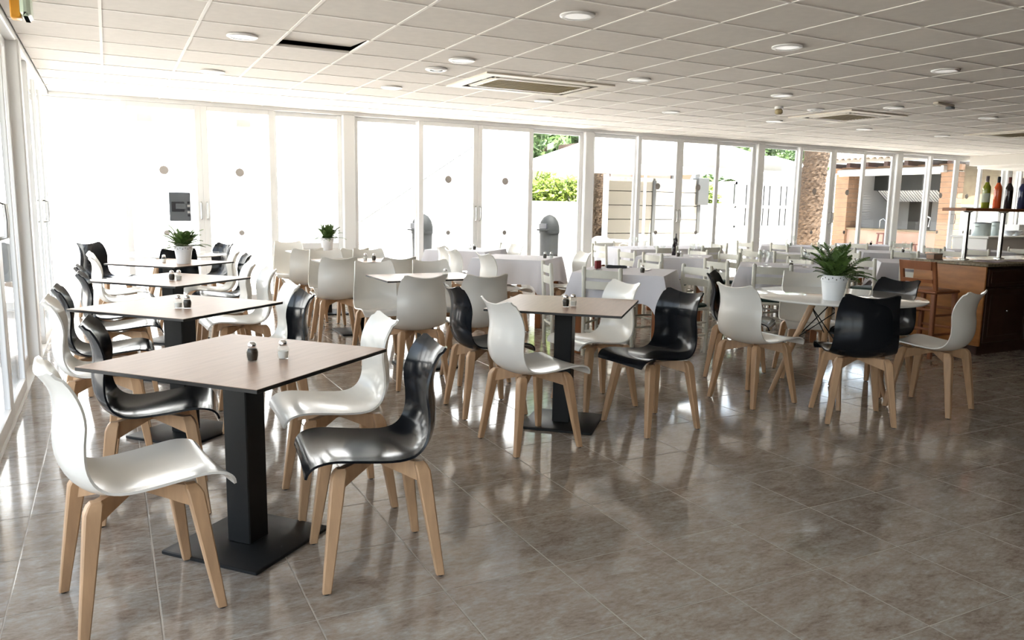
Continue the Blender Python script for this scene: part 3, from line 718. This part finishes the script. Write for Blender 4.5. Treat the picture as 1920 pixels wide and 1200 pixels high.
def bottle(x, y, label, glass, foil, lab):
    t = thing('wine_bottle', label, 'bottle', (x, y, 1.3955), group='wine bottles on the bar shelf')
    MB().lathe([(.034, 0), (.037, .004), (.037, .19), (.034, .215), (.020, .245), (.0145, .262), (.0145, .285)], 22).build('body', glass, t)
    MB().lathe([(.0155, .25), (.0155, .318), (.014, .32)], 16).build('capsule', foil, t)
    if lab: MB().lathe([(.0376, .06), (.0376, .15)], 22, caps=False).build('label', lab, t)
bottle(7.86, 4.83, 'green wine bottle with pale label and grey foil neck', 'green_glass', 'foil_grey', 'paper_label')
bottle(8.05, 4.83, 'orange rose wine bottle with black neck', 'rose_glass', 'dark_plastic', None)
bottle(8.24, 4.83, 'dark red wine bottle with maroon foil neck', 'dark_glass', 'foil_red', None)
bottle(8.47, 4.83, 'dark blue wine bottle, farthest along the bar shelf', 'blue_glass', 'foil_grey', None)
def papers(x, y, rz, label):
    t = thing('menu_sheets', label, 'paper', (x, y, .8805), rz)
    for k in range(3): MB().box(-.15, .15, -.105, .105, .0008*k, .0008*k+.0006).build('sheet', 'paper', t, (.012*k, .008*k, 0), R(4*k), 0)
papers(7.62, 4.58, R(15), 'loose printed menu sheets on the bar top, by the counter end')
papers(8.05, 4.55, R(-20), 'loose printed menu sheets on the bar top, beneath the bottles')
t = thing('paper_box', 'small pale orange box standing on the bar end', 'box', (7.42, 5.02, .8805), R(5))
MB().cbox(-.08, .08, -.04, .04, 0, .05, .003).build('carton', 'peach', t); MB().cbox(-.082, .082, -.042, .042, .042, .056, .003).build('lid', 'cream_board', t)
# bar stool
t = thing('bar_stool', 'reddish-brown wooden bar stool with low back against the bar end', 'stool', (6.86, 4.66, 0), R(0))
for sx in (1, -1):
    for sy in (1, -1):
        MB().loft([oct_sec(sx*.17, sy*.18, 0, .018, .018), oct_sec(sx*.15, sy*.155, .60, .021, .021)]).build('leg', 'stool_wood', t)
MB().cbox(-.18, .18, -.19, .19, .60, .635, .01).build('seat', 'stool_wood', t)
for sy in (1, -1): MB().loft([oct_sec(-.15, sy*.165, .63, .016, .02), oct_sec(-.21, sy*.165, .90, .014, .02)]).build('back_post', 'stool_wood', t)
MB().loft([[(-.212-.012, v, .82), (-.212+.012, v, .82), (-.222+.012, v, .90), (-.222-.012, v, .90)] for v in (-.15, 0, .15)]).build('back_rail', 'stool_wood', t)
MB().loft([[(-.178-.01, v, .70), (-.178+.01, v, .70), (-.186+.01, v, .735), (-.186-.01, v, .735)] for v in (-.15, 0, .15)]).build('back_rail', 'stool_wood', t)
for z in (.22, .40):
    for s in (1, -1):
        MB().tube([(-.16, s*.168, z), (.16, s*.168, z)], .012, 8).build('stretcher', 'stool_wood', t)
        MB().tube([(s*.16, -.168, z+.05), (s*.16, .168, z+.05)], .012, 8).build('stretcher', 'stool_wood', t)
# white buffet beyond the bar with crockery
t = thing('buffet_counter', 'low white buffet counter by the terrace windows at the bar end', 'counter', (15.0, 9.1, 0))
MB().cbox(0, 3.6, 0, .7, 0, .86, .01).build('body', 'frame_white', t); MB().cbox(-.03, 3.63, -.03, .73, .86, .90, .006).build('worktop', 'lamp_white', t)
MB().box(1.6, 3.6, .35, .70, .90, 1.12).build('upstand', 'frame_white', t, smooth=0)
for k, (x, r_, hh, nm, lab) in enumerate([(15.35, .16, .24, 'cooking_pot', 'wide grey-green pot on the white buffet'), (15.85, .12, .26, 'cooking_pot', 'tall grey-green pot with dark lid on the white buffet')]):
    t = thing(nm, lab, 'pot', (x, 9.45, .90))
    MB().lathe([(r_*.95, 0), (r_, .01), (r_, hh), (r_*.96, hh), (r_*.96, .02)], 24).build('body', 'crockery', t)
    MB().lathe([(r_*1.02, hh), (r_*1.02, hh+.015), (.03, hh+.03)], 24).build('lid', 'grey_plastic', t)
    for s in (1, -1): MB().tube([(s*r_, -.04, hh*.75), (s*(r_+.04), 0, hh*.75), (s*r_, .04, hh*.75)], .008, 6).build('handle', 'crockery', t)
def bowls():
    t = thing('white_bowl', 'x', 'bowl')
    MB().lathe([(.04, 0), (.05, .008), (.10, .06), (.105, .07), (.10, .07), (.048, .014), (.002, .012)], 22).build('bowl_body', 'pot_white', t)
    MB().lathe([(.038, -.004), (.042, .004)], 18).build('foot_ring', 'pot_white', t)
    return t
BW = Proto(bowls())
for k in range(4): BW.put((16.25+.24*(k % 2), 9.42, .904+.03*(k//2)), 0, 'white bowl %s stack on the buffet' % ('in the left-hand two-bowl' if False else ('topmost of a two-bowl' if k > 1 else 'bottom of a two-bowl')), 'white bowls stacked on the buffet', 'bowl')

# ================================================================== FIXED ON THE GLASS
t = thing('wall_monitor', 'dark grey back of a small monitor fixed to the far corner window', 'monitor', (.80, YB+.005, 1.07))
MB().cbox(-.125, .125, -.045, -.01, 0, .36, .008).build('casing', 'grey_plastic', t)
MB().cbox(-.10, .05, -.055, -.044, .12, .24, .004).build('connector_bay', 'dark_plastic', t)
MB().cbox(-.05, .07, -.062, -.044, .15, .22, .004).build('mount_plate', 'grey_plastic', t)
for k in range(5): MB().box(.085, .115, -.05, -.044, .06+.04*k, .085+.04*k).build('socket', 'frame_steel' if k % 2 else 'dark_plastic', t, smooth=0)
MB().tube([(-.06, -.012, .18), (-.06, .02, .18)], .03, 10).build('suction_mount', 'dark_plastic', t)
for x, lab in ((1.62, 'white box fixed above the far corner window leaf with a sticker'), (.45, 'white box fixed at the top of the corner window leaf')):
    t = thing('junction_box', lab, 'box', (x, YB+.14, 2.28)); MB().cbox(-.10, .10, -.02, .06, 0, .12, .008).build('housing', 'lamp_white', t)
    MB().cbox(-.09, .09, -.026, -.018, .012, .108, .004).build('cover', 'lamp_white', t); MB().cbox(-.03, .03, -.01, .05, .12, .25, .004).build('bracket', 'lamp_white', t)

# ================================================================== OUTSIDE
g = struct(MB().box(-40, XL-.16, -30, YB+.15, -.25, -.03).build('ground_side', 'paving_grey', smooth=0))  # grey invented here so less light bounces in through the side glazing
g['label'] = 'paved strip outside the side windows, greyed to cut bounced light'; g['category'] = 'ground'
g = struct(MB().box(-40, 60, YB+.15, 60, -.25, -.03).build('ground_terrace', 'paving', smooth=0))
g['label'] = 'pale paved terrace outside the windows'; g['category'] = 'ground'
def wall(name, x0, x1, y0, y1, z1, m, label, cap=None):
    t = thing(name, label, 'wall', (x0, y0, -.03))
    MB().box(0, x1-x0, 0, y1-y0, 0, z1+.03).build('masonry', m, t, smooth=0)
    MB().cbox(-.03, x1-x0+.03, -.03, y1-y0+.03, z1+.03, z1+.09, .01).build('coping', cap or m, t)
    return t
wall('garden_wall', -14, 8.28, 15.3, 15.6, 5.2, 'render_white', 'tall white rendered wall across the terrace')
wall('garden_wall', -13, 1.6, 14.75, 15.28, 1.05, 'render_white', 'low white bench wall along the tall white wall')
wall('garden_wall', 8.36, 9.75, 15.0, 15.25, 1.38, 'render_white', 'low white wall under the yellow-green hedge')
wall('garden_wall', 13.16, 14.05, 15.0, 15.25, 1.40, 'render_white', 'low white wall between boarded gate and barred fence')
t = thing('stair_parapet', 'white sloping stair parapet against the tall white wall', 'wall', (4.0, 14.85, -.03))
MB().loft([[(0, y, 0), (3.3, y, 0), (3.3, y, 2.9), (0, y, .75)] for y in (0, .3)]).build('masonry', 'render_white', t, smooth=0)
MB().loft([[(-.05, y, .76), (3.3, y, 2.93), (3.3, y, 2.99), (-.05, y, .82)] for y in (-.03, .33)]).build('coping', 'render_white', t, smooth=0)
# leaf clumps
def leaf_cloud(seed, n, fn, s0, s1):
    rnd = random.Random(seed); mb = MB()
    for _ in range(n):
        p = Vector(fn(rnd)); a = Vector((rnd.gauss(0,1), rnd.gauss(0,1), rnd.gauss(0,1))).normalized(); b = a.orthogonal().normalized(); s = rnd.uniform(s0, s1)
        mb.add([p-a*s, p+b*s*.4, p+a*s, p-b*s*.4], [(0,1,2,3)])
    return mb
def hedge(x0, x1, y0, y1, z0, z1, label, seed, n=2600):
    t = thing('hedge', label, 'hedge', ((x0+x1)/2, (y0+y1)/2, 0)); a, b = (x1-x0)/2, (y1-y0)/2
    f = lambda r: ((lambda u: (u*a, r.uniform(-b, b), r.uniform(z0, z1 + .14*math.sin(u*5+seed) + .06*math.sin(u*13))))(r.uniform(-1, 1)))
    tag(leaf_cloud(seed, n, f, .05, .11).build('leaf_mass', 'hedge', t, smooth=0), kind='stuff')
    for k in range(4): MB().tube([(a*(-.7+.45*k), 0, -.03), (a*(-.7+.45*k)+.05, .05, z0+.3)], .03, 6).build('stem', 'bark', t)
hedge(8.55, 9.85, 15.4, 16.1, 1.0, 1.95, 'yellow-green hedge behind the low white wall near the parasol', 3)
hedge(13.15, 14.0, 15.4, 16.0, 1.0, 1.85, 'yellow-green hedge beside the barred white fence', 6, 1500)
def tree(x, y, h_, rr, label, seed, n=3200):
    t = thing('tree', label, 'tree', (x, y, -.03))
    MB().tube([(0, 0, 0), (.1, 0, h_*.35), (0, .1, h_*.7)], [.22, .18, .08], 8).build('trunk', 'bark', t)
    rnd = random.Random(seed); blobs = [(rnd.uniform(-rr, rr)*.7, rnd.uniform(-rr, rr)*.6, h_*rnd.uniform(.45, .95), rnd.uniform(.5, .9)*rr*.6) for _ in range(9)]
    def f(r):
        bx, by, bz, br = r.choice(blobs); d = Vector((r.gauss(0,1), r.gauss(0,1), r.gauss(0,1))).normalized()*br*r.uniform(.6, 1.0); return (bx+d.x, by+d.y, bz+d.z)
    tag(leaf_cloud(seed, n, f, .12, .28).build('crown', 'tree_leaf', t, smooth=0), kind='stuff')
tree(13.3, 23.5, 6.5, 2.6, 'dense green tree rising behind the beige house wall', 11)
tree(18.3, 28, 6.0, 2.6, 'dense green tree behind the parasol', 12)
tree(24.2, 25, 5.8, 2.8, 'dense green tree behind the white-roofed house', 13)
tree(31.5, 28, 5.5, 2.8, 'dense green tree beyond the leaning palm', 14)
# houses behind
def house(name, x0, x1, y0, y1, z1, m, label, roof=None, rise=.8, eave=.3):
    t = thing(name, label, 'house', (x0, y0, -.03)); a, b = x1-x0, y1-y0
    MB().box(0, a, 0, b, 0, z1).build('wall', m, t, smooth=0)
    if roof: MB().loft([[(x, -eave, z1), (x, b+eave, z1+rise), (x, b+eave, z1+rise+.08), (x, -eave, z1+.08)] for x in (-eave, a+eave)]).build('roof', roof, t, smooth=0)
    return t
h1 = house('house', 10.6, 12.6, 19.0, 21.0, 2.62, 'render_beige', 'beige flat-fronted house wall behind the hedge')
MB().box(-.05, 2.05, -.06, 0, 2.56, 2.66).build('fascia', 'render_white', h1, smooth=0)
h2 = house('house', 13.0, 16.05, 19.0, 22.0, 3.3, 'pink_wall', 'pinkish house with brown ring and curtained window behind boarded gate', None)
mb = MB(); secs = []
for k in range(25):
    a = PI + PI*k/24; secs.append([(1.9+r_*math.cos(a), y, 2.85+r_*math.sin(a)) for r_, y in ((.85, -.05), (1.10, -.05), (1.10, -.16), (.85, -.16))])
mb.loft(secs).build('ring', 'brown_ring', h2)
wd = MB().box(2.2, 3.3, -.04, 0, 2.0, 2.9).build('window', 'grey_metal', h2, smooth=0)
MB().box(2.25, 2.6, -.06, -.04, 2.05, 2.85).build('curtain', 'render_beige', wd, smooth=0); MB().box(2.7, 3.1, -.06, -.04, 2.05, 2.85).build('curtain', 'curtain', wd, smooth=0)
house('house', 16.9, 22.5, 18.0, 22.0, 2.2, 'render_white', 'low white house with pale sloping roof behind the barred fence', 'canvas', 1.1)
# boarded gate
t = thing('boarded_gate', 'cream boarded gate with dark joints and grey steel posts across the terrace', 'gate', (10.15, 15.0, -.03))
for col in range(2):
    for k in range(6):
        x0 = .02+1.36*col; MB().cbox(x0, x0+1.30, -.025, .025, .12+.325*k, .12+.325*k+.31, .004).build('board', 'cream_board', t)
for x, h_ in ((0, 2.1), (1.35, 2.0), (2.72, 2.12)): MB().cbox(x-.05, x+.05, -.05, .05, 0, h_, .006).build('post', 'grey_metal' if x else 'frame_white', t)
MB().box(.0, 2.7, .03, .06, .1, 2.05).build('backing', 'grey_metal', t, smooth=0)
MB().cbox(2.62, 2.95, -.12, .12, 1.45, 2.1, .01).build('gate_box', 'grey_metal', t)
# barred fence
t = thing('barred_fence', 'white fence with two rows of dark vertical slots', 'fence', (14.1, 15.0, -.03))
MB().box(0, 2.1, .06, .10, .1, 2.0).build('dark_backing', 'grey_metal', t, smooth=0)
for z0, z1 in ((0, .95), (1.40, 1.47), (1.98, 2.25)): MB().box(0, 2.1, -.03, .05, z0, z1).build('rail', 'render_white', t, smooth=0)
for k in range(11):
    x = .0+.2*k; MB().box(x, x+.095+.05*(k % 3 == 0), -.02, .05, .9, 2.05).build('bar', 'render_white', t, smooth=0)
# palms: trunk with overlapping bark rings
def palm(x, y, r0, r1, h_, lx, label, seed):
    t = thing('palm_tree', label, 'palm', (x, y, -.03)); rnd = random.Random(seed)
    n = int(h_/.045); secs = []
    for k in range(n+1):
        f = k/n; rr = r0+(r1-r0)*f
        secs.append([(lx*f + q_*math.cos(2*PI*(i+.5*(k % 2))/26), q_*math.sin(2*PI*(i+.5*(k % 2))/26), h_*f + rnd.uniform(-.02, .02)) for i in range(26) for q_ in (rr*(1+.09*((i+k//2) % 2)+rnd.uniform(-.04, .06)),)])
    MB().loft(secs).build('trunk', 'palm_bark', t, smooth=20)
    fm = MB(); 
    for k in range(26):
        f = k/25; c = Vector((2.3*f, 0, 1.0*f-1.9*f*f)); l = .55*math.sin(PI*min(1, .1+.88*f))
        for s in (1, -1): fm.add([c, c+Vector((.05, s*.02, 0)), c+Vector((.25, s*l, -.15))], [(0, 1, 2)])
    fm.tube([(2.3*f, 0, 1.0*f-1.9*f*f) for f in (0, .25, .5, .75, 1)], [.03, .025, .02, .012, .004], 5)
    me = fm.mesh('palm_frond', 'tree_leaf', 0)
    for k in range(16): o = obj('frond', me, t, (lx, 0, h_)); o.rotation_euler = (0, rnd.uniform(-.7, .3), 2*PI*k/16)
palm(10.42, 15.65, .155, .135, 4.6, .0, 'slim brown palm trunk standing by the parasol', 2)
palm(15.5, 14.0, .30, .25, 5.2, .42, 'thick leaning palm trunk beside the outdoor kitchen', 4)
# parasol
t = thing('parasol', 'large white square parasol opened over the terrace', 'parasol', (9.75, 13.0, -.03))
MB().tube([(0, 0, 0), (0, 0, 3.0)], .03, 12).build('pole', 'frame_white', t); MB().cbox(-.35, .35, -.35, .35, 0, .08, .01).build('base', 'grey_metal', t)
q = 1.85; zz = 2.28
MB().add([(-q,-q,zz),(q,-q,zz),(q,q,zz),(-q,q,zz),(0,0,3.12),(-q,-q,zz-.03),(q,-q,zz-.03),(q,q,zz-.03),(-q,q,zz-.03),(0,0,3.09)], [(0,1,4),(1,2,4),(2,3,4),(3,0,4),(6,5,9),(7,6,9),(8,7,9),(5,8,9),(0,5,6,1),(1,6,7,2),(2,7,8,3),(3,8,5,0)]).build('canopy', 'canvas', t, smooth=0)
for sx in (1, -1):
    for sy in (1, -1): MB().tube([(0, 0, 3.05), (sx*q*.97, sy*q*.97, zz-.04)], .012, 6).build('rib', 'frame_white', t)
for s in (1, -1):
    MB().box(-q, q, s*q-.004, s*q+.004, zz-.17, zz).build('valance', 'canvas', t, smooth=0); MB().box(s*q-.004, s*q+.004, -q, q, zz-.17, zz).build('valance', 'canvas', t, smooth=0)
# domed bins
for x, lab in ((4.92, 'dark grey domed litter bin outside, by the stair parapet'), (7.52, 'dark grey domed litter bin outside, under the hedge side')):
    t = thing('litter_bin', lab, 'litter bin', (x, 13.0, -.03), R(200))
    MB().lathe([(.15, 0), (.17, .02), (.18, .84)], 22).build('barrel', 'bin_dark', t)
    MB().lathe([(.19, .84), (.195, .88), (.19, .98), (.165, 1.07), (.11, 1.15), (.04, 1.19), (.004, 1.2)], 22).build('dome_lid', 'bin_dark', t)
    MB().cbox(.12, .26, -.10, .10, .90, .925, .004).build('visor', 'bin_dark', t)
    MB().cbox(.165, .20, -.09, .09, .93, 1.03, .004).build('flap', 'dark_plastic', t)
# terrace furniture
def terrace_table():
    t = thing('terrace_table', 'x', 'table')
    MB().cbox(-.40, .40, -.40, .40, .71, .74, .01).build('tabletop', 'plastic_white', t)
    for sx in (1, -1):
        for sy in (1, -1): MB().loft([oct_sec(sx*.36, sy*.36, 0, .022, .022), oct_sec(sx*.34, sy*.34, .715, .026, .026)]).build('leg', 'plastic_white', t)
    return t
def terrace_chair():
    t = thing('terrace_chair', 'x', 'chair')
    MB().cbox(-.21, .22, -.22, .22, .41, .44, .012).build('seat', 'plastic_white', t)
    secs = []
    for k in range(9):
        a = -1+.25*k; x = -.235+.055*a*a; zt = .84-.10*abs(a)**3
        secs.append([(x-.009, .22*a, .44), (x+.009, .22*a, .44), (x-.045, .22*a, zt), (x-.063, .22*a, zt)])
    MB().loft(secs).build('backrest', 'plastic_white', t)
    for sx in (1, -1):
        for sy in (1, -1): MB().loft([oct_sec(sx*.21, sy*.21, 0, .016, .016), oct_sec(sx*.19, sy*.19, .415, .021, .021)]).build('leg', 'plastic_white', t)
    for s in (1, -1): MB().tube([(-.22, s*.23, .62), (0, s*.245, .645), (.17, s*.24, .63), (.2, s*.23, .44)], .014, 8).build('armrest', 'plastic_white', t)
    return t
TT, TCH = Proto(terrace_table()), Proto(terrace_chair())
for k, (x, y) in enumerate([(1.4, 12.6), (3.4, 12.8), (5.9, 12.5), (8.75, 12.35), (10.9, 12.7), (13.0, 12.6)]):
    w_ = ('first', 'second', 'third', 'fourth', 'fifth', 'sixth')[k]
    TT.put((x, y, -.03), R(10*k), 'white plastic terrace table outside, %s from the side-window corner' % w_, 'white terrace tables', 'table')
    for a, nm in ((0, 'bar-side'), (180, 'side-window'), (90, 'far')):
        c, s_ = math.cos(R(a+10*k)), math.sin(R(a+10*k))
        TCH.put((x+.62*c, y+.62*s_, -.03), R(a+180+10*k), 'white plastic armchair at %s terrace table outside, %s side' % (w_, nm), 'white terrace armchairs', 'chair')
# outdoor kitchen, its open front faces the side-window direction (-x)
KX = 19.0
t = thing('outdoor_kitchen', 'open outdoor kitchen with brick pillars, peach counter and tiled roof', 'kitchen', (KX, 12.55, -.03))
for y0, y1 in ((0, .34), (3.15, 3.60)):
    pl = MB().box(.012, .428, y0+.012, y1-.012, 0, 2.42).build('pillar', 'grout', t, smooth=0)
    for k in range(18):
        hb = .127; z = k*.134
        if k % 2 == 0:
            MB().cbox(0, .44, y0, y1, z, z+hb, .006).build('brick', 'brick_orange', pl)
        else:
            MB().cbox(0, .21, y0, y1, z, z+hb, .006).build('brick', 'brick_orange', pl); MB().cbox(.22, .44, y0, y1, z, z+hb, .006).build('brick', 'brick_orange', pl)
MB().box(.10, .30, .34, 3.15, 0, .84).build('counter_front', 'peach', t, smooth=0)
MB().cbox(.04, .75, .34, 3.15, .84, .89, .006).build('counter_top', 'stone_cream', t)
MB().box(2.6, 2.75, -.1, 3.6, 0, 2.7).build('rear_wall', 'wall_paint', t, smooth=0)
MB().box(.44, 2.6, 3.45, 3.6, 0, 2.7).build('end_wall', 'render_white', t, smooth=0)
MB().box(2.55, 2.60, 2.3, 3.0, 0, 1.9).build('doorway', 'render_beige', t, smooth=0)
sh = MB().box(.5, 1.35, 3.41, 3.45, .85, 2.0).build('shutter', 'render_white', t, smooth=0)
for k in range(14): MB().cbox(.52, 1.33, 3.39, 3.42, .9+.075*k, .96+.075*k, .004).build('slat', 'render_white', sh)
# roof with pan tiles
rf = MB().loft([[(-.45, y, 2.70), (3.0, y, 3.45), (3.0, y, 3.53), (-.45, y, 2.78)] for y in (-.4, 4.0)]).build('roof', 'cream_board', t, smooth=0)
tm = MB(); 
pr = [(.09*math.cos(PI*k/8), .06*math.sin(PI*k/8)) for k in range(9)]
tm.loft([[(x, u, v+.217*x) for u, v in pr] + [(x, u*.85, v*.8+.217*x) for u, v in reversed(pr)] for x in (0, .46)])
tme = tm.mesh('roof_tile', 'roof_tile', 40)
for i in range(21):
    for k in range(6): obj('roof_tile', tme, rf, (-.52+.44*k, -.3+.205*i, 2.78+.0955*k-.01))
for i in range(7): MB().box(-.42, 2.6, -.2+.6*i, -.08+.6*i, 2.58, 2.70).build('rafter', 'bar_dark', rf, smooth=0)
MB().box(-.02, .12, -.2, 3.8, 2.44, 2.60).build('lintel', 'brick_orange', t, smooth=0)
bl = MB().cbox(-.16, -.02, .25, 3.45, 2.40, 2.54, .03).build('blind_box', 'frame_white', t)
MB().tube([(-.09, .3, 2.38), (-.09, 3.4, 2.38)], .035, 10).build('blind_roll', 'canvas', bl)
MB().cbox(-.17, -.0, .18, .26, 2.38, 2.56, .01).build('end_bracket', 'frame_steel', bl)
MB().tube([(-.12, .55, 2.38), (-.14, .62, 1.6), (-.15, .66, 1.35), (-.15, .42, 1.22), (-.15, .45, 1.0)], .016, 8).build('crank_pole', 'frame_white', bl)
hd = MB().loft([[(1.3, y, 1.98), (2.6, y, 1.98), (2.6, y, 2.55), (1.3, y, 2.55)] for y in (1.0, 3.3)]).build('extractor_hood', 'hood_dark', t, smooth=0)
MB().loft([[(1.3, y, 1.98), (1.75, y, 1.68), (2.6, y, 1.68), (2.6, y, 1.98)] for y in (1.0, 3.2)]).build('hood_skirt', 'hood_dark', hd, smooth=0)
for k in range(22):
    y = 1.28+.086*k; MB().loft([[(1.29, y, 1.965), (1.29, y+.06, 1.965), (1.74, y+.06, 1.665), (1.74, y, 1.665)], [(1.31, y, 1.985), (1.31, y+.06, 1.985), (1.76, y+.06, 1.685), (1.76, y, 1.685)]]).build('filter_slat', 'frame_white', hd, smooth=0)
tp = MB().tube([(.45, 2.35, .89), (.45, 2.35, 1.12), (.45, 2.25, 1.17), (.45, 2.17, 1.10)], .012, 8).build('tap', 'steel', t)
dp = MB().cbox(2.48, 2.60, 1.55, 1.68, 1.15, 1.42, .02).build('soap_dispenser', 'frame_white', t)
t = thing('garden_wall', 'cream stone wall beside the outdoor kitchen pillar', 'wall', (19.45, 12.62, -.03))
MB().box(0, 8, 0, .3, 0, 3.2).build('masonry', 'stone_cream', t, smooth=0); MB().box(0, 8, -.02, 0, .0, 1.52).build('dado', 'dado', t, smooth=0); MB().cbox(0, 8, -.05, .0, 1.52, 1.58, .006).build('dado_rail', 'dado', t)
MB().box(.5, 1.2, -.25, -.02, .0, .95).build('cupboard', 'grey_metal', t, smooth=0)
for x, y, lab in ((18.55, 14.0, 'dark red wooden stool in front of the peach counter, taller one'), (18.5, 13.3, 'dark red low wooden stool in front of the peach counter')):
    t = thing('wooden_stool', lab, 'stool', (x, y, -.03)); h_ = .80 if y > 13.6 else .55
    MB().cbox(-.16, .16, -.18, .18, h_-.035, h_, .006).build('seat', 'stool_red', t)
    for sx in (1, -1):
        for sy in (1, -1): MB().loft([oct_sec(sx*.15, sy*.19, 0, .02, .02), oct_sec(sx*.11, sy*.14, h_-.03, .02, .02)]).build('leg', 'stool_red', t)
        MB().box(sx*.13-.012, sx*.13+.012, -.16, .16, h_-.28, h_-.24).build('stretcher', 'stool_red', t, smooth=0)
